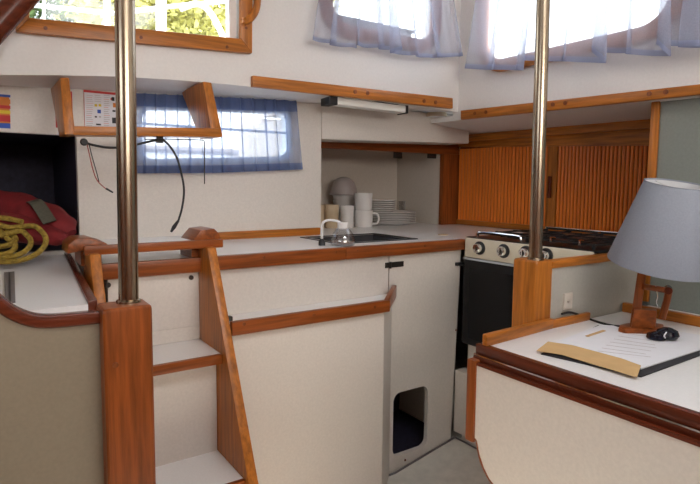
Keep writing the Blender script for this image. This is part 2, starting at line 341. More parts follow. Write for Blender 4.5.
sx = oY(231, 20, YU+.02); MB().box(sx.x-.012, sx.x+.012, YU+.005, YU+.034, w1i[1].z-.01, w1i[2].z).build('inner_jamb', 'upper', W1)
W2 = thing('window_2', 'low metal framed window with rounded corners', 'window', V((w2m.x, YW, w2m.z-w2h/2))); del W2['category']; struct(W2)
ringband(MB(), [p+V((0, -.006, 0)) for p in rrect(w2m, w2ex, w2ey, w2w+.02, w2h+.02, .05)], [p+V((0, -.006, 0)) for p in w2in], (0, .036, 0)).build('frame', 'alu', W2)
MB().slab([p+V((0, .02, 0)) for p in w2in], (0, .004, 0)).build('pane', 'glass', W2)
bx(w2m.x-w2w/2+.01, w2m.x+w2w/2-.01, YW+.012, YW+.019, w2m.z+.018, w2m.z+.027).build('glazing_bar', 'alu', W2)
for nm, fn, vec, off, wm in (('window_3', win3, V((0, -.018, 0)), V((0, .02, 0)), 'redx'), ('window_4', win4, V((-.018, 0, 0)), V((.02, 0, 0)), 'teaky')):
    L = fn(0); W = thing(nm, 'window with rounded teak ring behind sheer curtain', 'window', L[len(L)//2]); del W['category']; struct(W)
    W['label'] = 'smaller round-cornered window in the back cabin side' if nm == 'window_3' else 'long round-cornered window above the stove'
    ringband(MB(), fn(.045), fn(-.003), vec).build('frame_ring', wm, W, bevel=.003)
    MB().slab([p+off for p in fn(0)], off*.2).build('pane', 'glass', W)

# ================================================================== GALLEY
# worktop: continuous sheet, sink cut-out, runs into the dish cupboard and the stove corner
XS0, XS1, YS0, YS1 = 1.005, 1.335, 1.52, 1.77
WT = thing('worktop', 'white laminate galley worktop with red-brown wooden front edge', 'worktop', (1.1, YC, ZC-.03))
XE = oY(461.5, 244, YC).x
wp = [(.26, YC), (XE, YC), (XE, YC-.02), (XE+.005, YC-.02), (XT, YC-.02), (XT, YN+.02), (xn, YN+.02), (xn, 2.36), (xe-.09, 2.36), (xe-.09, YW+.03), (.26, YW+.03)]
MB().holed([(x, y, ZC-.028) for x, y in wp], [[(x, y, ZC-.028) for x, y in ((XS0, YS0), (XS1, YS0), (XS1, YS1), (XS0, YS1))]], (0, 0, .028)).build('top_sheet', 'top', WT)
xj = oY(346, 250, YC-.02).x
for a, b in ((.21, xj-.001), (xj, XE)):
    t = bx(a, b, YC-.022, YC, .766, .804).build('front_edge', 'redx', WT, bevel=.003)
for x, y in ((264, 257.5), (336, 252), (358, 250.5), (425, 246)):
    c = oY(x, y, YC-.022); MB().tube([c, c+V((0, -.0015, 0))], .004, 8).build('screw', 'plug', WT)
c = oZ(443, 235, ZC); MB().lathe([(.02, 0), (.02, .003), (.014, .004)], c, 16).build('plug_ring', 'beigecup', WT)
# sink
SK = thing('sink', 'dark sunken galley sink let into the white worktop', 'sink', ((XS0+XS1)/2, (YS0+YS1)/2, ZC-.16))
sb = MB(); e = .012
sb.box(XS0+.004, XS1-.004, YS0+.004, YS1-.004, ZC-.16, ZC-.15)
for x0, x1, y0, y1 in ((XS0+.004, XS0+e, YS0+.004, YS1-.004), (XS1-e, XS1-.004, YS0+.004, YS1-.004), (XS0+e, XS1-e, YS0+.004, YS0+e), (XS0+e, XS1-e, YS1-e, YS1-.004)): sb.box(x0, x1, y0, y1, ZC-.15, ZC-.002)
sb.build('basin', 'sink', SK)
q = [(XS0, YS0), (XS1, YS0), (XS1, YS1), (XS0, YS1)]; cx, cy = (XS0+XS1)/2, (YS0+YS1)/2
ringband(MB(), [V((cx+(x-cx)*1.05, cy+(y-cy)*1.05, ZC)) for x, y in q], [V((cx+(x-cx)*.95, cy+(y-cy)*.95, ZC)) for x, y in q], (0, 0, .003)).build('rim', 'sink', SK)
MB().lathe([(.022, 0), (.022, .003), (.012, .002)], (cx, cy, ZC-.15), 16).build('drain', 'chrome', SK)
# bulb dispenser with bent spout
c = oZ(342, 244, ZC); c = V((oY(342.8, 242, 1.478).x, 1.478, ZC))
DS = thing('dispenser', 'clear bulb-shaped dispenser with white cap and bent spout beside the sink', 'dispenser', c)
MB().lathe([(.034, 0), (.041, .008), (.041, .018), (.033, .040), (.020, .056), (.015, .060)], c, 28).build('bulb', 'clearp', DS)
MB().lathe([(.028, .002), (.036, .008), (.038, .014), (.0, .015)], c, 24, cap=False).build('contents', 'bowl', DS)
MB().lathe([(.016, .054), (.018, .056), (.018, .074), (.015, .077)], c, 24).build('cap', 'plastic', DS)
d = RT.copy(); d.z = 0; d.normalize()
MB().tube(smooth_path([c+V((0, 0, .070)), c-d*.022+V((0, 0, .080)), c-d*.05+V((0, 0, .082)), c-d*.066+V((0, 0, .072)), c-d*.068+V((0, 0, .048)), c-d*.068+V((0, 0, .02))]), .0042, 10).build('spout', 'plastic', DS)
MB().lathe([(.011, 0), (.011, .012), (.006, .022)], c-d*.068, 16).build('spout_foot', 'rubber', DS)

# cabinet fronts
xd = oY(388.5, 300, YC).x
GC = thing('galley_cabinet', 'white galley cabinet front below the worktop with a small side door', 'cabinet', (1.0, YC+.01, 0))
def frontY(x0, x1, z0, z1, nm, mt, par, y=YC, t=.018): return bx(x0, x1, y, y+t, z0, z1).build(nm, mt, par, bevel=.0015)
frontY(.262, xd-.0015, .0, .766, 'front_panel', 'white', GC)
h0, h1 = oY(393.5, 394, YC), oY(427, 446, YC)
def hz(x): return 0 if x < 1.17 else (x-1.17)*.1845
XQ = oY(451, 434, YC).x
hole = rrect(V(((h0.x+h1.x)/2, YC, (h0.z+h1.z)/2)), (1, 0, 0), (0, 0, 1), h1.x-h0.x, h0.z-h1.z, .03)
DR = MB().holed([(xd+.0015, YC, .002), (1.172, YC, .002), (XQ, YC, hz(XQ)+.002), (XE-.002, YC, .766), (xd+.0015, YC, .766)], [hole], (0, .018, 0)).build('door', 'white', GC)
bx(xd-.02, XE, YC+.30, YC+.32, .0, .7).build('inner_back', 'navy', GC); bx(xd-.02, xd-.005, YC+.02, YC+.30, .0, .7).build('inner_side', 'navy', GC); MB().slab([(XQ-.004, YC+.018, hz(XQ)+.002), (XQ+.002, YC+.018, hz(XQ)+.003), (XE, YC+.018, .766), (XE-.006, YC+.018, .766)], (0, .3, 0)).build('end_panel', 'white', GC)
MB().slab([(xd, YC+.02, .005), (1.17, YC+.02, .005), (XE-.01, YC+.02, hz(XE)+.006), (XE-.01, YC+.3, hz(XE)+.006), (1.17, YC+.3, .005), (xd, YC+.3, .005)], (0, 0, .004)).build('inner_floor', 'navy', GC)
a, b = oY(385, 268, YC), oY(403, 261, YC)
HG = MB().slab([(a.x, YC, a.z), (xd, YC, a.z), (xd, YC, b.z), (a.x, YC, b.z)], (0, -.004, 0)).slab([(xd+.004, YC, a.z), (b.x, YC, a.z), (b.x, YC, b.z), (xd+.004, YC, b.z)], (0, -.004, 0)).build('hinge', 'darkmetal', DR)
MB().tube([(xd+.002, YC-.005, a.z-.002), (xd+.002, YC-.005, b.z+.002)], .004, 8).build('hinge_pin', 'darkmetal', DR)
p = oY(457, 264, YC-.003); bx(p.x-.008, XE+.002, YC-.014, YC, p.z-.006, p.z+.006).build('latch', 'rubber', DR, bevel=.002)
for x, y in ((456, 330), (428, 456), (405, 460)):
    c = oY(x, y, YC); MB().tube([c, c+V((0, -.002, 0))], .004, 8).build('screw', 'plug', DR)
for x, y in ((108, 285), (191, 277.5)):
    c = oY(x, y, YC); MB().tube([c, c+V((0, -.003, 0))], .0065, 10).build('screw_cap', 'darkmetal', GC)

# low bin below the panel, with shelf top and fiddle
XB0, XB1, YF = .513, 1.0, 1.27
LB = thing('low_locker', 'low white locker projecting below the worktop with a teak-edged ledge', 'locker', (.8, 1.35, 0))
ch = YC-YF-.002
pl = [(XB0, YC-.002), (XB0, YF), (XB1, YF), (XB1+ch, YC-.002)]
MB().slab([(x, y, .002) for x, y in pl], (0, 0, .626)).build('body', 'white', LB, bevel=.002)
MB().slab([(x, y, .628) for x, y in pl], (0, 0, .008)).build('ledge_top', 'top', LB)
zb_, zt_ = .624, .659
MB().slab([(XB0, YF-.018, zb_), (XB1+.008, YF-.018, zb_), (XB1+.008, YF-.018, zt_), (XB0, YF-.018, zt_)], (0, .018, 0)).build('ledge_edge', 'redx', LB, bevel=.003)
MB().slab([(XB1+.002, YF-.018, zb_), (XB1+ch+.012, YC-.012, zb_), (XB1+ch+.012, YC-.012, zt_+.006), (XB1+.002, YF-.018, zt_)], (-.012, .010, 0)).build('ledge_edge', 'redx', LB, bevel=.003)
for x, y in ((244, 324), (314, 315), (375, 307)):
    c = oY(x, y, YF-.018); MB().tube([c, c+V((0, -.002, 0))], .0045, 8).build('screw', 'plug', LB)
c = V((oY(228.5, 308, 1.35).x, 1.35, .638)); MB().box(c.x, c.x+.012, c.y, c.y+.02, .636, .648).box(c.x-.01, c.x, c.y+.004, c.y+.016, .640, .662).build('catch', 'darkmetal', LB, bevel=.002)

# ================================================================== STEPS
ST = thing('companionway_steps', 'white companionway steps with teak stringers against the galley cabinet', 'steps', (.36, 1.3, 0))
X0, X1 = .212, .487
def stringer(x0, th, fronts):
    P = [V((x0, YC-.003, .835)), V((x0, YC-.003, .0))] + fronts
    return MB().slab(P, (th, 0, 0)).build('stringer', 'teakz', ST, bevel=.003)
fr_ = [oX(207, 247, X1), oX(221, 340, X1), oX(247, 475, X1)]
dy = (fr_[2].y-fr_[0].y)/(fr_[2].z-fr_[0].z); y0 = fr_[0].y
def fy(z): return y0 + (z-fr_[0].z)*dy
stringer(X1, .024, [V((X1, fy(0), 0)), V((X1, fy(.835), .835))])
stringer(X0, .024, [V((X0, fy(0), 0)), V((X0, fy(.835), .835))])
# treads and risers
def tread(zt, yb, yf):
    t = bx(X0+.025, X1-.001, yf, yb, zt-.016, zt).build('tread', 'top', ST)
    bx(X0+.025, X1-.001, yf-.014, yf, zt-.022, zt+.001).build('nosing', 'redx', t, bevel=.002)
tread(.583, YC-.004, 1.262); bx(X0+.026, X1-.002, 1.29, 1.30, .325, .566).build('riser', 'white', ST)
tread(.325, 1.30, 1.13); bx(X0+.026, X1-.002, 1.15, 1.16, .0, .308).build('riser', 'white', ST)
bx(X0+.024, X1, YC-.006, YC-.002, .584, .62).build('riser_cleat', 'white', ST)
# platform
yp0, yp1, zp = 1.372, 1.535, .853
MB().box(.222, .537, yp0+.012, yp1, zp-.018, zp-.002).build('platform', 'top', ST)
bx(.205, .538, yp0-.004, yp0+.012, zp-.022, zp).build('platform_edge', 'redx', ST, bevel=.003)
# shaped wooden ends
re = MB().slab([(.462, yp0+.012, zp-.002), (.538, yp0+.012, zp-.002), (.533, yp0+.012, zp+.014), (.520, yp0+.012, zp+.027), (.485, yp0+.012, zp+.024)], (0, .10, 0)); re.build('raised_end', 'redy', ST, bevel=.002)
le = MB().slab([(.172, yp0+.012, zp-.018), (.262, yp0+.012, zp-.002), (.250, yp0+.012, zp+.006), (.222, yp0+.012, zp+.016), (.192, yp0+.012, zp+.017), (.174, yp0+.012, zp+.004)], (0, .10, 0)); le.build('raised_end', 'redy', ST, bevel=.004)
bx(.47, .511, YC-.001, yp1-.02, ZC+.001, zp-.018).build('support_block', 'redx', ST); bx(.205, .25, YC-.001, yp1-.02, ZC+.001, zp-.018).build('support_block', 'redx', ST)

# ================================================================== LEFT SIDE
SC = thing('side_counter', 'white side counter with dark wooden edge beside the steps', 'counter', (-.3, 1.4, .75))
zs = .781
ea, eb = oZ(92, 313, zs), oZ(60, 246, zs); eb = ea + (eb-ea)*((YW-.01-ea.y)/(eb.y-ea.y)); ea = ea + (eb-ea)*((1.062-ea.y)/(eb.y-ea.y))
MB().slab([(-1.2, 1.062, zs), (ea.x, ea.y, zs), (eb.x, eb.y, zs), (-1.2, YW-.01, zs)], (0, 0, -.02)).build('top_sheet', 'top', SC)
MB().slab([V((ea.x, ea.y, zs-.03)), V((ea.x+.016, ea.y, zs-.03)), V((eb.x+.016, eb.y, zs-.03)), V((eb.x, eb.y, zs-.03))], (0, 0, .036)).build('edge_strip', 'mahoy', SC, bevel=.002)
MB().slab([(-1.2, 1.075, 0), (.15, 1.075, 0), (.15, YW-.02, 0), (-1.2, YW-.02, 0)], (0, 0, .755)).build('carcass', 'white', SC)
st = MB().slab([oZ(x, y, zs) for x, y in ((4, 274), (14.5, 273), (15.5, 303), (5, 304))], (0, 0, .004)).build('dark_strip', 'tape', SC); MB().slab([oZ(x, y, zs+.004) for x, y in ((8.6, 273), (10.2, 273), (11, 303), (9.4, 303))], (0, 0, .002)).build('groove', 'rubber', st)
# curved partition with mahogany coaming
YP = 1.03
ptop = [oY(x, y, YP) for x, y in ((-160, 175), (-90, 225), (-40, 264), (0, 295), (12, 304.5), (24, 311), (38, 315), (55, 315.5), (80, 313.5), (108, 311))]
ptop = smooth_path([V((-1.69, YP, 1.06)), V((-1.1, YP, 1.06)), V((-.62, YP, 1.055))]+ptop, 4)
LP = struct(MB().slab([(ptop[0].x, YP, 0)]+[p-V((0, 0, .012)) for p in ptop]+[(ptop[-1].x, YP, 0)], (0, .022, 0)).build('wall_left_partition', 'beige'), 'beige partition with a curved dark wooden top edge')
rings = []
for i, p in enumerate(ptop):
    t = (ptop[min(i+1, len(ptop)-1)]-ptop[max(i-1, 0)]).normalized(); nn = V((-t.z, 0, t.x))
    if nn.z < 0: nn = -nn
    c = p+V((0, .011, 0))-nn*.011
    rings.append([c+nn*(.0112*math.copysign(abs(math.sin(a))**.6, math.sin(a)))+V((0, .020*math.copysign(abs(math.cos(a))**.6, math.cos(a)), 0)) for a in [2*math.pi*k/16 for k in range(16)]])
MB().loft(rings).build('coaming', 'mahox', LP)

# support poles
def pole(lab, base, r, post, label, mt, ztop):
    P = thing('support_pole', label, 'pole', V((base.x, base.y, 0)))
    post.build('wooden_post', mt, P, bevel=.009, seg=3)
    MB().tube([base-V((0, 0, .02)), ztop], r, 24).build('steel_tube', 'steel', P)
    MB().lathe([(r*1.25, 0), (r*1.22, .004), (r*1.0, .006)], base, 24).build('collar', 'steel', P); return P
b1 = oD(128.6, 302, 1.0); t1 = oY(124.6, -5, b1.y); t1 = b1 + (t1-b1)*((ZTOP-b1.z)/(t1.z-b1.z))
xl, xr = oY(103.5, 340, YP-.034).x, oY(153.5, 340, YP-.034).x
PL1 = pole('l', b1, .0172, bx(xl, xr, YP-.034, YP+.032, .0, b1.z), 'thick steel pole on a red-brown wooden post beside the steps', 'redz', t1)
c = oY(115.5, 365, YP-.034); MB().tube([c, c+V((0, -.002, 0))], .005, 8).build('screw', 'plug', PL1)
b2 = oD(535.5, 259.5, 1.425); t2 = oY(543.3, 1.7, b2.y); t2 = b2 + (t2-b2)*((ZTOP-b2.z)/(t2.z-b2.z))
pc = oD(537, 265, 1.392)
PL2 = pole('r', b2, .0168, bx(pc.x, pc.x+.068, pc.y, pc.y+.076, .0, b2.z), 'slim steel pole on a light teak post beside the stove', 'teakz', t2)

# ================================================================== STOVE
XS, YL, YR = 1.46, 1.392, .897
SV = thing('galley_stove', 'cream and black four-knob galley stove with dark glass oven door', 'stove', (1.68, (YL+YR)/2, .417))
bx(XS+.02, 1.93, YR, YL, .417, .795).build('body', 'black', SV, bevel=.004)
bx(XS, XS+.022, YR, YL, .742, .812).build('control_panel', 'cream', SV, bevel=.004)
OD = bx(XS-.002, XS+.02, YR+.004, YL+.002, .425, .734).build('oven_door', 'black', SV, bevel=.004)
bx(XS-.005, XS-.002, YR+.03, YL-.03, .45, .705).build('door_glass', 'ovenglass', OD)
bx(XS-.004, XS+.02, YR+.004, YL+.002, .734, .741).build('trim_line', 'alu', SV)
def knob(px, py):
    c = oX(px, py, XS); k = MB().lathe([(.0175, 0), (.0172, .008), (.016, .020), (.0135, .022)], c, 22, (-1, 0, 0)).build('knob', 'chrome', SV); MB().lathe([(.0235, 0), (.0235, .005), (.0175, .007)], c, 22, (-1, 0, 0)).build('skirt', 'rubber', k)
    MB().lathe([(.008, .022), (.008, .0235), (.006, .024)], c, 16, (-1, 0, 0)).build('cap', 'darkmetal', k)
    bx(c.x-.026, c.x-.018, c.y-.0018, c.y+.0018, c.z-.011, c.z+.011).build('grip', 'chrome', k)
for x, y in ((480, 248), (504, 251), (526.5, 253), (546.5, 255.5)): knob(x, y)
bx(XS+.004, 1.93, YR, YL, .795, .815).build('hob', 'black', SV, bevel=.005)
for yy in (YL-.13, YR+.13):
    for xx in (XS+.14, XS+.34):
        MB().lathe([(.045, .815), (.045, .818), (.03, .820), (.03, .823), (.0, .824)], (xx, yy, 0), 20, cap=False).build('burner', 'darkmetal', SV)
    g = MB()
    for dx in (.04, .14, .24, .34, .44): g.box(XS+dx-.003, XS+dx+.003, yy-.11, yy+.11,   .826, .831)
    for d_ in (-.108, 0, .108): g.box(XS+.04, XS+.44, yy+d_-.003, yy+d_+.003, .823, .828)
    for dx in (.04, .44):
        for d_ in (-.108, .108): g.box(XS+dx-.004, XS+dx+.004, yy+d_-.004, yy+d_+.004, .814, .827)
    g.build('grate', 'rubber', SV)
rail = smooth_path([(XS+.03, YL-.03, .815), (XS+.03, YL-.03, .826), (XS+.034, YL-.05, .833), (XS+.034, YL-.20, .833), (XS+.03, YL-.22, .826), (XS+.03, YL-.22, .815)], 4)
MB().tube(rail, .004, 8).build('pot_rail', 'chrome', SV)
MB().tube([(XS+.44, YL-.02, .834), (XS+.44, YR+.02, .834)], .004, 8).tube([(XS+.44, YL-.02, .81), (XS+.44, YL-.02, .834)], .004, 8).tube([(XS+.44, YR+.02, .81), (XS+.44, YR+.02, .834)], .004, 8).build('pot_rail', 'chrome', SV)
# pot clamps glinting at the front
for yy in (YL-.30, YL-.40):
    MB().tube(smooth_path([(XS+.10, yy, .830), (XS+.05, yy-.02, .835), (XS+.02, yy-.04, .828)], 4), .0035, 6).build('pot_clamp', 'chrome', SV)
bx(1.935, XT, YR, 1.398, .78, ZC).build('rear_shelf', 'top'); tag(bpy.data.objects['rear_shelf'], 'narrow white shelf strip behind the stove', 'shelf')
# low white locker under the stove
SL = thing('stove_locker', 'low white box locker under the stove', 'locker', (1.72, 1.15, .08))
bx(1.448, 1.98, .9, 1.412, .085, .32).build('body', 'white', SL, bevel=.004); bx(1.47, 1.98, .9, 1.39, .045, .083).build('plinth', 'white', SL); bx(1.49, 1.9, .93, 1.39, .321, .415).build('stove_rest', 'white', SL)

# ================================================================== TAMBOUR CUPBOARD
yt0 = 1.995; yt1 = YB+.02
TC = thing('tambour_cupboard', 'teak cupboard with two ribbed tambour doors behind the stove', 'cupboard', (XT, 1.45, ZC))
zs0, zs1 = .826, 1.178
bx(XT+.002, XT+.07, yt1, yt0, ZC+.001, 1.22).build('back_board', 'redz', TC)
bx(XT-.016, XT, yt1, yt0, ZC+.001, zs0).build('bottom_rail', 'teaky', TC, bevel=.002)
zr0, zr1 = oX(458.5, 147, XT-.014).z, oX(647, 145.5, XT-.014).z; yr0, yr1 = oX(458.5, 147, XT-.014).y, oX(647, 145.5, XT-.014).y; zq = lambda y: zr0+(zr1-zr0)*(y-yr0)/(yr1-yr0)
MB().slab([(XT-.014, yt0, zq(yt0)), (XT-.014, yt1, zq(yt1)), (XT-.014, yt1, 1.212), (XT-.014, yt0, 1.212)], (.014, 0, 0)).build('top_rail', 'teaky', TC, bevel=.002)
ha, hb = oX(471, 131.5, XT-.03), oX(648, 119.5, XT-.03)
MB().slab([(XT-.03, yt0-.005, 1.212), (XT-.03, yt1, 1.208), (XT-.03, yt1, rz(yt1)-.02), (XT-.03, yt0-.005, rz(YU)-.028)], (.03, 0, 0)).build('header', 'teaky', TC, bevel=.002)
ys0, ys1 = oX(548, 190, XT).y, oX(557.5, 190, XT).y
bx(XT-.012, XT, ys1, ys0, zs0, zs1).build('centre_stile', 'teakz', TC, bevel=.002)
for (a, b, nsl, nm) in ((yt0, ys0, 27, 1), (ys1, yt1, 33, 2)):
    D = bx(XT-.003, XT+.001, b, a, zs0, zs1).build('tambour_door', 'mahoz', TC)
    p = (a-b)/nsl; first = None
    for i in range(nsl):
        yc = a-(i+.5)*p
        if first is None:
            ww = p*.40
            prof = [(XT-.003, yc+ww), (XT-.008, yc+ww*.75), (XT-.0105, yc), (XT-.008, yc-ww*.75), (XT-.003, yc-ww)]
            first = MB().slab([(x, y, zs0) for x, y in prof], (0, 0, zs1-zs0)).build('slat', 'slat', D); f0 = WL[first.name]
        else: dup(first, V((f0.x, yc, f0.z)), D)
    if nm == 1:
        h = oX(551, 176, XT-.012), oX(551, 198, XT-.012)
        bx(XT-.026, XT-.011, h[0].y-.006, h[0].y+.006, h[1].z, h[0].z).build('door_pull', 'mahoz', D, bevel=.003)
for i, x in enumerate((402, 436)):
    a, b = oY(x-4, 158, YN-.002), oY(x+4, 150, YN-.002)
    o = bx(a.x, b.x, YN+.023, YN+.033, a.z, b.z+.01).build('cupboard_hinge', 'darkmetal', fr, bevel=.002)

# ================================================================== DISHES
def plate(c, r, lab, grp, name='plate'):
    return tag(MB().lathe([(0.001, .002), (r*.55, .002), (r*.6, 0), (r*.64, .002), (r*.97, .013), (r, .0145), (r*.985, .017), (r*.62, .0065), (0.001, .005)], c, 36, cap=False).build(name, 'china'), lab, 'plate', grp)
pc_ = oZ(391, 221.5, ZC); nX = lambda px, Y: oY(px, 222, Y).x
pc_ = V((nX(388.5, 2.165), 2.165, ZC))
first = None
for i in range(7):
    if first is None: first = plate(pc_, .138, 'white dinner plate in the lower, wider stack of the dish cupboard', 'dinner plates in the dish cupboard'); f0 = WL[first.name]
    else: dup(first, f0+V((0, 0, .0082*i)))
pt = V((nX(379, 2.20), 2.20, ZC+.0082*6+.0075)); first = None
for i in range(6):
    if first is None: first = plate(pt, .088, 'smaller white plate in the stack on top of the dinner plates', 'side plates in the dish cupboard'); f0 = WL[first.name]
    else: dup(first, f0+V((0, 0, .0098*i)))
ORD = ['bottom', 'second from the bottom', 'third from the bottom', 'fourth from the bottom', 'fifth from the bottom', 'sixth from the bottom']
def number(base, n, txt):
    for i in range(n):
        o = bpy.data.objects[base if base[-1].isdigit() and i == 0 else base] if i == 0 else bpy.data.objects[base.split('.')[0]+'.%03d' % (i+(int(base.split('.')[1]) if '.' in base else 0))]
        o['label'] = txt % ('topmost' if i == n-1 else ORD[i])
number('plate', 7, 'white dinner plate, %s in the wider stack'); number('plate.007', 6, 'smaller white plate, %s in the narrow stack on the dinner plates')
def mug(c, r, h, ang, lab, grp=None, mt='china', handle=True, name='mug'):
    T = thing(name, lab, 'mug' if handle else 'cup', c, grp); t = .004
    MB().lathe([(.001, .0), (r*.86, 0), (r*.92, .003), (r, h), (r-t, h), (r*.88-t, .006), (.001, .005)], c, 28, cap=False).build('body', mt, T)
    if handle:
        d = V((math.cos(ang), math.sin(ang), 0))
        MB().tube(smooth_path([c+d*(r*.93)+V((0, 0, h*.2)), c+d*(r+.018)+V((0, 0, h*.22)), c+d*(r+.026)+V((0, 0, h*.5)), c+d*(r+.018)+V((0, 0, h*.78)), c+d*(r*.97)+V((0, 0, h*.8))], 5), .0052, 8).build('handle', mt, T)
    return T
am = math.atan2(d.y, d.x)
cm = V((nX(363.5, 2.085), 2.085, ZC))
mug(cm, .045, .078, am-.1, 'white mug with its ring handle, at the bottom of a stack of two mugs')
mug(cm+V((0, .002, .0784)), .0435, .080, am+1.9, 'white mug stacked upside on top of another mug')
bpy.data.objects['mug.001']['label'] = 'white mug standing on top of another mug beside the plates'
mug(V((nX(347, 2.10), 2.10, ZC)), .033, .100, 0, 'white tumbler between the beige cup and the stacked mugs', handle=False, name='tumbler')
mug(V((nX(331.5, 2.11), 2.11, ZC)), .034, .105, 0, 'beige cup with a lighter rim beside the white tumbler', mt='beigecup', handle=False, name='cup')
mug(V((nX(317, 2.12), 2.12, ZC)), .034, .105, 0, 'beige cup against the cupboard side, partly hidden by the wall', mt='beigecup', handle=False, name='cup')
# bowls and a colander-like dome standing behind
cb = V((nX(344, 2.235), 2.235, ZC)); g = None
first = None
for i in range(5):
    if first is None:
        first = tag(MB().lathe([(.001, .002), (.034, 0), (.038, .003), (.056, .052), (.058, .054), (.053, .054), (.036, .008), (.001, .006)], cb, 30, cap=False).build('bowl', 'china'), 'white bowl nested in the pile behind the tumbler', 'bowl', 'nested white bowls in the dish cupboard'); f0 = WL[first.name]
    else: dup(first, f0+V((0, 0, .0225*i)))
number('bowl', 5, 'white bowl, %s of the nested pile under the grey dome')
cdm = cb+V((.0, .005, .146))
DM = thing('colander', 'dull grey-brown dome-shaped bowl turned over on the white bowls', 'bowl', cdm)
MB().lathe([(.066, 0), (.067, .004), (.064, .03), (.052, .062), (.032, .080), (.013, .087), (.001, .088)], cdm, 32, cap=False).build('dome', 'bowl', DM)
MB().lathe([(.0655, .0), (.071, .002), (.071, .006), (.065, .008)], cdm, 32, cap=False).build('rim', 'bowl', DM)
cg = V((nX(404, 2.31), 2.31, ZC))
GL = tag(MB().lathe([(.001, .001), (.024, 0), (.03, .09), (.032, .11), (.029, .11), (.022, .006), (.001, .005)], cg, 24, cap=False).build('drinking_glass', 'clearp'), 'clear drinking glass behind the plates', 'glass')

# ================================================================== UNDER-LEDGE FITTINGS
a, b = oY(327, 97, 1.76), oY(408, 109, 1.76)
FL = thing('strip_light', 'slim fluorescent strip light with dark end caps under the ledge', 'lamp', V(((a.x+b.x)/2, 1.76, a.z-.03)))
L0, L1 = oY(337, 100.8, 1.695), oY(406, 109.5, 1.695); dz = L1.z-L0.z
MB().slab([L0+V((0, 0, .014)), L1+V((0, 0, .014)), L1+V((0, 0, -.013)), L0+V((0, 0, -.013))], (0, .05, 0)).build('diffuser', 'diffuser', FL, bevel=.004)
MB().slab([L0+V((0, -.004, .016)), L1+V((0, -.004, .016)), L1+V((0, -.004, .045)), L0+V((0, -.004, .03))], (0, .06, 0)).build('housing', 'darkmetal', FL)
for p_, s_ in ((L0, -1), (L1, 1)):
    xa, xb = sorted((p_.x, p_.x+s_*(.035 if s_ < 0 else .008))); bx(xa, xb, p_.y-.006, p_.y+.056, p_.z-.016, p_.z+(.026 if s_ < 0 else .02)).build('end_cap', 'rubber', FL, bevel=.003)
cv = oZ(436, 121, 1.296); cv = oZ(436, 117.5, 1.298)
VT = thing('deck_vent', 'shallow round white vent on the underside of the ledge', 'vent', cv)
MB().lathe([(.044, .02), (.044, .004), (.036, 0), (.02, -.002), (.001, -.002)], cv, 28, cap=False).build('dish', 'upper', VT); MB().lathe([(.044, .002), (.048, .004), (.048, .012), (.044, .02)], cv, 28, cap=False).build('ring', 'beigecup', VT)

# hanging shelf
YH = 1.63
HS = thing('hanging_shelf', 'small teak shelf hung from the ledge on two slanted brackets', 'shelf', oY(150, 138, YH))
def brd(top0, top1, bot0, bot1, yt, yb, dep):
    T0, T1, B0, B1 = oY(*top0, yt), oY(*top1, yt), oY(*bot0, yb), oY(*bot1, yb)
    bk = V((0, dep, 0)); return MB().add([T0, T1, B1, B0, T0+bk, T1+bk, B1+bk*.5, B0+bk*.5], [(0, 1, 2, 3), (7, 6, 5, 4), (0, 4, 5, 1), (1, 5, 6, 2), (2, 6, 7, 3), (3, 7, 4, 0)])
B1_ = brd((60, 77.5), (69, 77.5), (64.5, 134.5), (75.5, 134), 1.62, 1.58, .21).build('bracket', 'teakz', HS, bevel=.003)
B2_ = brd((203, 81.5), (211.5, 82.5), (212, 137), (223, 137), 1.62, 1.58, .21).build('bracket', 'teakz', HS, bevel=.003)
e0, e1, e2, e3 = oY(74, 126, 1.58), oY(221, 128.2, 1.58), oY(221, 137, 1.58), oY(74, 135, 1.58)
MB().slab([e0, e1, e2, e3], (0, .014, 0)).build('front_fiddle', 'teakx', HS, bevel=.002)
MB().slab([e3+V((0, .014, .002)), e2+V((0, .014, .002)), e2+V((0, .09, .002)), e3+V((0, .09, .002))], (0, 0, .006)).build('shelf_board', 'teakx', HS)

# notices on the wall
def card(name, x0, y0, x1, y1, Y, mt, lab, cat):
    a, b = oY(x0, y0, Y), oY(x1, y1, Y); c = thing(name, lab, cat, V(((a.x+b.x)/2, Y, b.z))); bx(a.x, b.x, Y-.001, Y, b.z, a.z).build('sheet', mt, c); return c
yn = YW-.0015
NT = card('notice', 83.5, 92, 125, 131, yn, 'paper', 'red-bordered printed notice with small pictograms behind the hanging shelf', 'notice')
def pr(par, x0, y0, x1, y1, mt, nm, off=.0016):
    a, b = oY(x0, y0, yn-off), oY(x1, y1, yn-off); return bx(a.x, b.x, yn-off, yn-off+.0004, b.z, a.z).build(nm, mt, par)
pr(NT, 83.5, 92, 125, 93.6, 'redink', 'border'); pr(NT, 83.5, 92, 85.2, 131, 'redink', 'border'); pr(NT, 123.4, 92, 125, 131, 'redink', 'border'); pr(NT, 83.5, 129.5, 125, 131, 'redink', 'border')
for i in range(16):
    y = 95+i*2
    pr(NT, 86.3, y, 93.5-random.random()*2, y+.9, 'pinkink' if i % 3 == 1 else 'greyink', 'print_line'); pr(NT, 103.8, y, 110-random.random()*2, y+.9, 'pinkink' if i % 4 == 2 else 'greyink', 'print_line')
for i in range(4): pr(NT, 94.5, 95+i*2, 101.5-random.random()*2, 95.9+i*2, 'greyink', 'print_line')
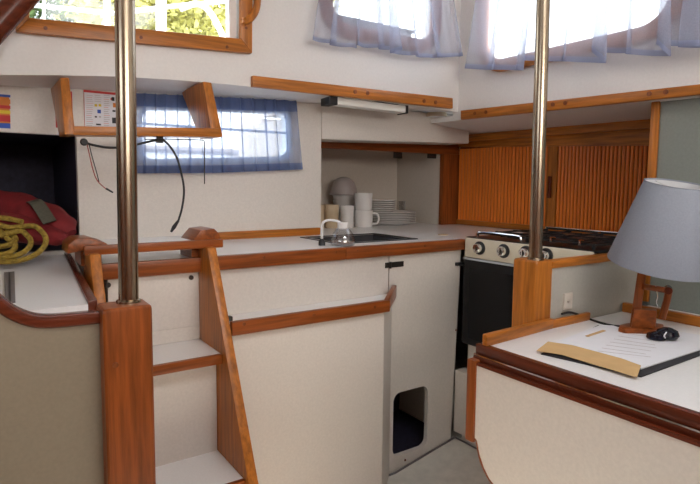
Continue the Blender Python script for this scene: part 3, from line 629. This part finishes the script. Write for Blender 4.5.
for x0, y0, x1, y1, mt in ((94.5, 104, 97.2, 106.6, 'yellowink'), (98.6, 104, 101.2, 106.6, 'yellowink'), (97.4, 109.6, 101, 113.4, 'blueink'), (94.8, 116, 97, 117.6, 'ink'), (99, 116, 101, 117.6, 'greyink'), (96, 123.6, 101, 125.4, 'ink'), (111.5, 97, 114.5, 101, 'ink'), (113, 103, 116, 107.5, 'orangeink'), (112.5, 110, 115.5, 112, 'ink'), (112, 117.5, 116, 123.5, 'ink'), (110.5, 98, 112, 100, 'redink')): pr(NT, x0, y0, x1, y1, mt, 'pictogram')
P2 = card('poster', -14, 93, 10.5, 128.5, yn, 'orangeink', 'poster with blue, red and orange bands above the dark opening', 'poster')
for y0, y1, mt in ((93, 97.5, 'blueink'), (97.5, 104, 'orangeink'), (104, 109, 'redink'), (109, 114, 'yellowink'), (114, 122, 'redink'), (122, 128.5, 'blueink')): pr(P2, -14, y0, 10.5, y1, mt, 'print_band')
card('red_card', 54.5, 90, 73.2, 128.5, yn, 'redink', 'red card on the wall behind the left shelf bracket', 'notice')
bpy.data.objects['red_card']['label'] = 'red card on the wall mostly hidden by a shelf bracket'

# cables
def pts(Y, L): return [oY(x, y, Y) for x, y in L]
CB = thing('black_cable', 'black cable hanging under the shelf with a plug at its end', 'cable', oY(170, 233, 1.6))
MB().tube(smooth_path(pts(1.60, [(84, 142), (93, 145), (108, 147.5), (125, 147), (145, 142.5), (160, 140), (167, 143), (176, 156), (181, 172), (184, 190), (182, 208), (178, 222)]), 6), .0032, 8).build('lead', 'rubber', CB)
MB().tube(pts(1.60, [(178.5, 220.5), (174, 227), (171, 232)]), [.0035, .006, .003], 8).build('plug', 'rubber', CB)
MB().lathe([(.009, -.004), (.010, .0), (.008, .006)], oY(84, 142, 1.60), 12, (0, -1, 0)).build('socket', 'rubber', CB)
bx(oY(157, 140, 1.6).x, oY(163, 140, 1.6).x, 1.596, 1.606, oY(160, 143, 1.6).z, oY(160, 136, 1.6).z).build('clip', 'rubber', CB)
TW = thing('thin_wire', 'thin red and black wire pair dangling beside the dark opening', 'cable', oY(112, 192, 1.601))
MB().tube(smooth_path(pts(1.601, [(87, 144), (89.5, 155), (92.5, 168), (97, 180), (105, 188), (112, 191.5)]), 6), .0013, 6).build('red_wire', 'redwire', TW)
MB().tube(smooth_path(pts(1.603, [(89, 144), (92.5, 158), (96.5, 172), (99, 182)]), 6), .0013, 6).build('black_wire', 'rubber', TW)
MB().tube(pts(1.601, [(106, 188.5), (113, 192.5)]), [.0028, .0022], 8).build('connector', 'rubber', TW)
WB = thing('wire_hook', 'thin dark metal rod bent down under the hanging shelf', 'hook', oY(205, 185, 1.585))
MB().tube(pts(1.585, [(145, 139.5), (165, 139), (204, 140.2), (204.5, 142), (204.5, 168), (204.5, 184)]), .0016, 6).build('rod', 'darkmetal', WB)

# ================================================================== CURTAINS
def curtain(name, top, bot, plane, nrm, amp, folds, mt, mth, lab, nu=240, nv=14, hem=.06, gather=False, seed=1, al=.014):
    rnd = random.Random(seed); nrm = V(nrm)
    def ip(L, u):
        for (u0, x0, y0), (u1, x1, y1) in zip(L[:-1], L[1:]):
            if u <= u1: t = (u-u0)/max(u1-u0, 1e-6); return x0+(x1-x0)*t, y0+(y1-y0)*t
        return L[-1][1:]
    ph = [rnd.random()*6.28 for _ in range(4)]
    def P(u, v):
        a = plane(*ip(top, u)); b = plane(*ip(bot, u)); p = a.lerp(b, v)
        k = (.55+.6*v) if not gather else 1.0
        wv = .55*math.sin(2*math.pi*folds*u+ph[0]+1.6*math.sin(5*u+ph[1])+.8*math.sin(17*u+ph[3]))+.3*math.sin(2*math.pi*folds*1.7*u+ph[2]+v)+.15*math.sin(2*math.pi*folds*3.1*u+ph[3])
        along = (plane(*ip(top, min(1, u+.01)))-plane(*ip(top, max(0, u-.01)))).normalized()
        return p + nrm*(amp*k*(1+wv)) + along*(al*(.45+.55*math.sin(3.7*u*6.28+ph[2])**2)*k*math.cos(2*math.pi*folds*u+ph[0]+1.6*math.sin(5*u+ph[1])+.8*math.sin(17*u+ph[3])))
    def sheet(v0, v1, n, off=0):
        mb = MB(); mb.loft([[P(i/nu, v0+(v1-v0)*j/n)+nrm*off for i in range(nu+1)] for j in range(n+1)], cap=False, closed=False); return mb
    base = P(.5, 1)
    C_ = thing(name, lab, 'curtain', base)
    sheet(0, 1, nv).build('cloth', mt, C_, sharp=3.2)
    sheet(1-hem, 1, 2, .001).build('hem', mth, C_, sharp=3.2)
    if gather: sheet(0, hem*1.6, 2, .001).build('heading', mth, C_, sharp=3.2)
    return C_
C2 = curtain('curtain', [(0, 129, 93), (1, 297, 101)], [(0, 129, 173.5), (.5, 215, 173), (1, 303, 169.5)], lambda x, y: oY(x, y, YW-.014), (0, -1, 0), .011, 15, 'sheerb', 'sheerbd', 'deep blue sheer curtain gathered over the low window', hem=.10, gather=True, seed=3, al=.013)
e0, e1 = oY(128, 96.5, YW-.006), oY(297, 103.5, YW-.006); MB().tube([e0, e1], .003, 8).build('rod', 'alu', C2)
e0, e1 = oY(130, 169.5, YW-.006), oY(300, 166, YW-.006); MB().tube([e0, e1], .003, 8).build('rod', 'alu', C2)
C3 = curtain('curtain', [(0, 330, -75), (1, 446, -55)], [(0, 313, 41.5), (.22, 349, 49), (.23, 348, 46), (.45, 395, 51), (.47, 388, 53.5), (.66, 416, 57.5), (.68, 424, 58.5), (1, 463, 57)], lambda x, y: oY(x, y, YU-.045), (0, -1, 0), .016, 7, 'sheer', 'sheerd', 'pale blue sheer curtain over the smaller round-cornered window', hem=.035, seed=5, al=.030)
e0, e1 = oY(322, -71, YU-.05), oY(454, -51, YU-.05); MB().tube([e0, e1], .004, 8).build('rod', 'alu', C3)
C4 = curtain('curtain', [(0, 493, -80), (1, 790, -150)], [(0, 475, 69.5), (.20, 533, 71), (.215, 528, 61), (.40, 606, 63.5), (.42, 608, 52.5), (.58, 659, 57), (.60, 664, 45.5), (.72, 700, 48.5), (1, 770, 40)], lambda x, y: oX(x, y, XU-.045), (-1, 0, 0), .016, 10, 'sheer', 'sheerd', 'pale blue sheer curtain over the long window above the stove', nu=300, hem=.035, seed=9, al=.045)
e0, e1 = oX(476, -77, XU-.05), oX(800, -150, XU-.05); MB().tube([e0, e1], .004, 8).build('rod', 'alu', C4)

# wooden grab handle by the window frame and handrail in the corner
g = [oY(x, y, YU-.03) for x, y in ((246, -14), (256, -10), (257.5, 2), (255, 12), (249.5, 19), (243, 22))]
GH = thing('grab_handle', 'curved teak grab handle beside the rectangular window', 'handle', oY(246, 22, YU-.03)); MB().tube(smooth_path(g, 5), .0115, 12).build('grip', 'teakz', GH)
p0, p1 = oY(246, -14, YU-.02), oY(243, 22, YU-.02)
bx(p0.x-.006, p0.x+.010, YU-.038, YU-.0, p0.z-.01, p0.z+.012).build('foot', 'teakz', GH, bevel=.003); bx(p1.x-.008, p1.x+.008, YU-.038, YU-.022, p1.z-.008, p1.z+.008).build('foot', 'teakz', GH, bevel=.003)
HR = thing('handrail', 'dark wooden handrail slanting across the corner of the window frame', 'handrail', oY(-40, 60, 1.58))
a, b = oY(-46, 73, 1.58), oY(42, -23, 1.58)
MB().tube([a, b], .030, 16).build('rail', 'mahox', HR)
for t_ in (.28, .93):
    c = a.lerp(b, t_); MB().tube([c, V((c.x, YU, c.z))], .015, 12).build('stay', 'teaky', HR)

# ================================================================== LIFE JACKET, ROPE
def blob(path, rad, squash, n=18):
    P = smooth_path(path, 5); rings = []
    R = []
    for i in range(len(P)):
        t = i/(len(P)-1)*(len(rad)-1); k = min(int(t), len(rad)-2); R.append(rad[k]+(rad[k+1]-rad[k])*(t-k))
    for i, p in enumerate(P):
        t = (P[min(i+1, len(P)-1)]-P[max(i-1, 0)]).normalized(); s_ = t.cross(V((0, 0, 1))).normalized(); u = s_.cross(t)
        rings.append([p+(s_*math.cos(a)*1.25+u*math.sin(a)*squash)*R[i]*(1+.07*math.sin(3*a+i*.9)) for a in [2*math.pi*k/n for k in range(n)]])
    return MB().loft(rings)
LJ = thing('life_jacket', 'crumpled red life jacket with a grey strap on the side counter', 'life jacket', V((.05, 1.7, zs)))
def lj(x, y, D): return oD(x, y, D)
blob([lj(-45, 196, 1.66), lj(-10, 205, 1.62), lj(20, 211, 1.58), lj(45, 219, 1.54), lj(62, 226, 1.51), lj(72, 233, 1.50)], [.05, .06, .058, .050, .036, .012], .85).build('front_panel', 'red', LJ)
blob([lj(-45, 218, 1.64), lj(-5, 222, 1.56), lj(22, 228, 1.50), lj(45, 234, 1.48), lj(60, 238, 1.47), lj(68, 240, 1.47)], [.05, .055, .05, .040, .026, .010], .75).build('back_panel', 'red', LJ)
sp = [lj(29, 200.5, 1.57), lj(35, 201, 1.50), lj(41, 208, 1.475), lj(46, 216, 1.46), lj(50, 222, 1.45)]
sp = smooth_path(sp, 4); wv = V((.016, .004, .004)); MB().band([p-wv for p in sp], [p+wv for p in sp], (0, .004, -.002)).build('strap', 'strap', LJ)
RP = []
cc = oD(-2, 239, 1.40); ux = RT*1.0; uy = (UP*.80+V((FW.x, FW.y, 0)).normalized()*.6).normalized()
loops = [(0, 0, .125, .066), (-.02, -.004, .105, .050), (-.03, -.012, .075, .030), (-.05, .01, .085, .028)]
for k, (ox, oy, a, b) in enumerate(loops):
    for i in range(24):
        t = 2*math.pi*i/24+1.2
        RP.append(cc+ux*(ox+a*math.cos(t))+uy*(oy+b*math.sin(t)+.02*math.cos(t)*-1)+V((FW.x, FW.y, 0))*(.006*k+.006*math.sin(3*t)))
zmin = min(p.z for p in RP); sh = zs+.0075-zmin
RP = [p+V((0, 0, 0)) for p in RP]
for p in RP:
    if p.z < zs+.0075: p.z = zs+.0075
ro = MB().tube(smooth_path(RP, 3), .0068, 8).build('rope_coil', 'rope'); tag(ro, 'loosely coiled yellow rope lying in front of the life jacket', 'rope')

# ================================================================== CHART TABLE
CT = thing('chart_table', 'white chart table with dark wooden edges beside the teak post', 'table', (1.25, .4, 0))
yb_ = YB-.006
XTT = 1.735
MB().box(XF+.014, XTT, -.25, yb_, ZT-.018, ZT).build('top_sheet', 'top', CT)
bx(XF-.004, XF+.014, -.25, yb_, ZT-.022, ZT+.002).build('lid_edge', 'mahoy', CT, bevel=.003)
bx(XF-.012, XF+.012, -.25, yb_, ZT-.036, ZT-.024).build('lower_edge', 'mahoy', CT, bevel=.003)
bx(XF-.010, XF-.006, -.25, yb_, ZT-.0235, ZT-.0205).build('piano_hinge', 'chrome', CT)
XP = .938
pz = ZT-.038
f0, f1 = oX(477, 360, XP), oX(477, 441, XP)
lowc = [oX(x, y, XP) for x, y in ((477, 441), (480, 456), (484, 468), (490, 480), (500, 492))]
MB().slab([V((XP, f0.y, pz)), V((XP, f0.y, lowc[0].z))]+[V((XP, p.y, p.z)) for p in lowc[1:]]+[V((XP, lowc[-1].y, .0)), V((XP, -.25, 0)), V((XP, -.25, pz))], (.018, 0, 0)).build('front_panel', 'white', CT)
bx(XP-.002, XP+.02, -.25, f0.y+.0, pz-.003, pz+.003).build('panel_cap', 'mahoy', CT)
e0, e1 = oX(467.5, 358, XP-.004), oX(467.5, 440, XP-.004)
bx(XP-.006, XP+.022, f0.y, e0.y, e1.z, e0.z).build('panel_stile', 'redz', CT, bevel=.004)
MB().tube(smooth_path([V((XP+.004, f0.y+.006, e1.z+.004))]+[V((XP+.004, p.y+.003, p.z)) for p in lowc], 4), .005, 8).build('panel_edging', 'redz', CT)
bx(1.0, XTT, -.25, -.23, .05, ZT-.03).build('end_panel', 'white', CT); bx(1.15, XTT, yb_-.02, yb_-.002, .1, ZT-.02).build('end_panel', 'white', CT)
# fiddles at the back
fa, fb = oZ(481.5, 344, ZT), oZ(549, 329, ZT)
MB().slab([V((XF, yb_-.03, ZT)), V((1.235, yb_-.012, ZT)), V((1.235, yb_-.012, ZT+.026)), V((XF, yb_-.03, ZT+.028))], (0, .014, 0)).build('back_fiddle', 'teakx', CT, bevel=.003)
fc = oZ(557, 322, ZT); bx(1.19, 1.40, yb_-.012, yb_, ZT, ZT+.022).build('back_fiddle', 'teakx', CT, bevel=.003)
bx(1.575, 1.593, -.25, yb_-.002, ZT, ZT+.028).build('side_fiddle', 'teaky', CT, bevel=.003)
# socket plate
a, b = oY(562.5, 310, YB-.001), oY(571.5, 292, YB-.001)
SP = thing('socket_plate', 'small pale socket plate on the low bulkhead', 'socket', V(((a.x+b.x)/2, YB, a.z))); bx(a.x, b.x, YB-.006, YB, a.z, b.z).build('plate', 'lining', SP, bevel=.002)
bx(a.x+.012, b.x-.012, YB-.010, YB-.006, a.z+.02, b.z-.02).build('rocker', 'lining', SP, bevel=.001)

# papers
def sheet(name, P, z, t, mt, lab, cat):
    return tag(MB().slab([oZ(x, y, z) for x, y in P], (0, 0, t)).build(name, mt), lab, cat)
sheet('notebook', [(541, 354.5), (641, 377.5), (700, 356), (700, 338), (664, 331.5), (598, 326)], ZT+.0005, .0025, 'ink', 'dark thin folder lying under the papers on the chart table', 'folder')
PS = sheet('paper_sheet', [(548, 346), (641, 369.5), (700, 350.5), (700, 336), (664, 330), (601, 325.5)], ZT+.0035, .0025, 'paper', 'stack of white papers lying on the dark folder', 'paper')
for i in range(7):
    y0 = 334+i*3.0; a, b = oZ(622-i*4, y0-1, ZT+.0062), oZ(664-i*3+random.uniform(-8, 8), y0+5, ZT+.0062); dr = (b-a).normalized(); nn = V((-dr.y, dr.x, 0))*.0011
    MB().slab([a-nn, b-nn, b+nn, a+nn], (0, 0, .0002)).build('print_line', 'greyink', PS)
EN = thing('manila_envelope', 'manila envelope with curled flap at the edge of the papers', 'envelope', oZ(588, 360, ZT+.011))
ev = [[oZ(x, y, ZT+.0064+dz) for x, y, dz in L] for L in ([(536.5, 351, 0), (548, 342, .002)], [(562, 355, .000), (572, 345.5, .001)], [(590, 363.5, .000), (600, 353, 0)], [(615, 371, .000), (622, 359, .001)], [(637, 377.5, 0), (641, 366, .003)])]
MB().band([a for a, b in ev], [b for a, b in ev], (0, 0, .0012)).build('flap', 'manila', EN)
sheet('manila_slip', [(585, 336), (588, 337), (606, 331), (603, 330)], ZT+.0063, .0008, 'manila', 'thin manila slip poking out at the back of the papers', 'paper')

# ================================================================== LAMP
LD = 1.45
lb = oZ(641, 333, ZT)
LM = thing('table_lamp', 'wooden table lamp with a tilted blue-grey linen shade on the chart table', 'lamp', V((lb.x, lb.y, ZT)))
dd = (CAM-lb); dd.z = 0; dd.normalize(); sd = V((RT.x, RT.y, 0)).normalized()
def lp(r, h, f=0): return lb+sd*r+V((0, 0, h))-dd*f
MB().slab([lp(-.060+.02, 0, -.03), lp(.035, 0, -.035), lp(.055, 0, -.02), lp(.058, 0, .03), lp(.03, 0, .045), lp(-.04, 0, .04), lp(-.056, 0, .02), lp(-.058, 0, -.012)], (0, 0, .018)).build('foot', 'redx', LM, bevel=.006)
MB().slab([lp(-.030, .018, -.012), lp(-.006, .018, -.012), lp(.006, .172, -.012), lp(-.016, .172, -.012)], -dd*.024).build('upright', 'redz', LM, bevel=.003)
MB().slab([lp(-.026, .018, -.024), lp(.036, .018, -.024), lp(.036, .062, -.024), lp(-.020, .066, -.024)], -dd*.03).build('block', 'redx', LM, bevel=.003)
MB().tube([lp(-.002, .122, -.016), lp(.062, .112, -.016)], .0075, 10).build('link', 'redx', LM)
MB().tube([lp(.064, .116, -.012), lp(.060, .085, -.012), lp(.050, .04, -.012)], .0085, 10).build('link', 'redz', LM); cyl(lp(.062, .114, -.03), lp(.062, .114, .005), .009).build('pivot', 'mahoz', LM)
MB().tube(smooth_path([lp(.03, .125, -.02), lp(.036, .10, -.022), lp(.034, .085, -.02), lp(.04, .07, -.02)], 4), .0012, 6).build('pull_chain', 'chrome', LM)
axis = (UP*.96+sd*.22+dd*.30).normalized()
sc_ = lp(.034, .174, .0)
def shade_prof(n=36): return [(.118, 0), (.1185, .002), (.074, .205), (.075, .207), (.0725, .207), (.0725, .204), (.1165, .003), (.1165, 0)]
SH = MB().lathe(shade_prof(), sc_, 48, axis, cap=False).build('shade', 'shade', LM)
MB().lathe([(.1162, .0035), (.0722, .2035)], sc_, 48, axis, cap=False).build('shade_lining', 'shadein', SH)
u_ = axis.orthogonal().normalized(); q_ = axis.cross(u_)
sp_ = MB()
for k in range(3):
    a = 2*math.pi*k/3+.4; sp_.tube([sc_+axis*.19, sc_+axis*.2+(u_*math.cos(a)+q_*math.sin(a))*.073], .0015, 6)
sp_.build('spider', 'chrome', SH)
MB().tube([lp(-.004, .165, .002), sc_+axis*.05, sc_+axis*.19], .006, 10).build('stem', 'chrome', LM)
MB().lathe([(.010, .045), (.014, .05), (.014, .08), (.026, .11), (.028, .13), (.018, .15), (.001, .155)], sc_, 20, axis).build('bulb', 'plastic', LM)
cpts = [lp(-.050, .010, .03)]+[oZ(x, y, ZT+.004) for x, y in ((612, 325.5), (600, 322.5), (588, 318.5))]+[oY(x, y, YB-.012) for x, y in ((575, 313.5), (568, 312.5), (562, 314))]
MB().tube(smooth_path(cpts, 6), .0032, 8).build('cord', 'rubber', LM)
gb = oZ(667, 339, ZT+.0065)
PW = thing('paperweight', 'small dark glossy rounded object with pale marks at the lamp foot', 'ornament', gb)
MB().lathe([(.012, 0), (.022, .004), (.026, .011), (.022, .021), (.010, .027), (.001, .028)], gb, 28).build('body', 'globe', PW)
MB().lathe([(.02, 0), (.022, .003), (.02, .012), (.006, .018), (.001, .018)], gb-sd*.026, 20).build('tail', 'globe', PW)
for k in (-1, 1): MB().tube(smooth_path([gb+dd*.0248+sd*(.005*k)+V((0, 0, .008)), gb+dd*.0245+sd*(.008*k)+V((0, 0, .014)), gb+dd*.019+sd*(.003*k)+V((0, 0, .021))], 4), .0016, 6).build('mark', 'paper', PW)

# ================================================================== OUTSIDE
def od(x, y, D): return oD(x, y, D)
RL = thing('deck_railing', 'white tubular deck railing outside the rectangular window', 'railing', V((1.0, 3.2, 1.2)))
def rt_(L, D, r): return MB().tube([od(x, y, D) for x, y in L], r, 10)
rt_([(-30, -4), (25, 4.5), (60, 8), (115, 13.5), (170, 6.5), (260, -2)], 2.6, .010).build('rail', 'railw', RL)
rt_([(44, 60), (44, -20)], 2.6, .008).build('stanchion', 'railw', RL)
rt_([(107, 60), (107, -20)], 2.6, .016).build('stanchion', 'railw', RL)
rt_([(161, 70), (161, -30)], 2.6, .024).build('stanchion', 'railw', RL)
MB().tube(smooth_path([od(x, y, 2.6) for x, y in ((180, 9), (195, 4), (206, 8), (216, 22), (226, 45), (232, 70))], 5), .014, 10).build('hoop', 'railw', RL)
struct(MB().slab([(-4, 1.72, 1.35), (4, 1.72, 1.35), (4, 1.98, 1.345), (-4, 1.98, 1.345)], (0, 0, .03)).build('side_deck', 'deck'), 'painted side deck outside the back windows')
struct(MB().slab([(1.74, -3, 1.35), (2.2, -3, 1.34), (2.2, 1.71, 1.34), (1.74, 1.71, 1.35)], (0, 0, .03)).build('side_deck', 'deck'), 'painted side deck outside the stove window')
a_, b_ = oY(338, 15, 1.86), oY(412, 15, 1.86)
DB = thing('deck_box', 'grey deck box with dark lid outside the smaller curtained window', 'box', V(((a_.x+b_.x)/2, 1.93, 1.38)))
bx(a_.x, b_.x, 1.86, 1.975, 1.381, a_.z-.012).build('body', 'tape', DB, bevel=.004); bx(a_.x-.01, b_.x+.01, 1.85, 1.98, a_.z-.012, a_.z).build('lid', 'darkmetal', DB, bevel=.003)
def tree(base, h, cz, R, nleaf, mt, lab, seed):
    rnd = random.Random(seed); T = thing('tree', lab, 'tree', base, 'trees on the shore'); b = V(base)
    tr = MB().tube([b, b+V((.1, 0, h*.35)), b+V((0, .1, h*.75))], [.16, .13, .05], 10)
    for k in range(7):
        a = k*.9; st_ = b+V((0, .05, h*(.35+.05*k))); tr.tube([st_, st_+V((math.cos(a)*R*.6, math.sin(a)*R*.6, R*.35))], [.05, .015], 6)
    tr.build('trunk', 'bark', T)
    lf = MB(); cl = [V((rnd.uniform(-1, 1), rnd.uniform(-1, 1), rnd.uniform(-1, 1)))*R*.75 for _ in range(36)]
    for i in range(nleaf):
        c = b+V((0, 0, cz))+cl[i % 36]+V((rnd.gauss(0, 1), rnd.gauss(0, 1), rnd.gauss(0, 1)))*R*.17
        a = V((rnd.gauss(0, 1), rnd.gauss(0, 1), rnd.gauss(0, .6))).normalized(); n_ = a.orthogonal().normalized(); n_.rotate(Matrix.Rotation(rnd.random()*6, 3, a)); s_ = rnd.uniform(.03, .065)
        lf.add([c-a*s_, c+n_*s_*.5, c+a*s_, c-n_*s_*.5], [(0, 1, 2, 3)])
    fo = lf.build('foliage', mt, T, flat=True); fo['kind'] = 'stuff'
tree((.55, 8.4, -1), 5.5, 4.3, 1.2, 11000, 'leaf2', 'darker green leafy tree behind the railing outside the framed window', 3)
tree((1.85, 6.6, -1), 5.5, 3.6, .95, 13000, 'leaf', 'yellow-green leafy tree right outside the rectangular window', 1)
tree((3.7, 8.6, -1), 5.5, 4.3, 1.3, 13000, 'leaf', 'yellow-green leafy tree set back behind another tree on the shore', 2)
BT = thing('moored_boat', 'white hull of a neighbouring boat seen through the low curtained window', 'boat', V((1.4, 4.6, -1)))
hr = []
for i in range(13):
    t = i/12; x = -2.6+8*t; wd = .75*math.sin(math.pi*min(1, .12+t*.86))**.5; hr.append([V((x, 4.2-wd*k, z)) for k, z in ((1, 1.55), (1, 1.2), (.92, .6), (.7, 0), (.3, -.7), (0, -1), (-.3, -.7), (-.7, 0), (-.92, .6), (-1, 1.2), (-1, 1.55))])
MB().loft(hr).build('hull', 'railw', BT)
MB().tube([r_[1]+V((0, -.01, 0)) for r_ in hr], .022, 8).build('rub_rail', 'tape', BT)
struct(bx(-60, 60, 2.8, 80, -1.06, -1.0).build('water', 'deck'), 'water and shore outside')
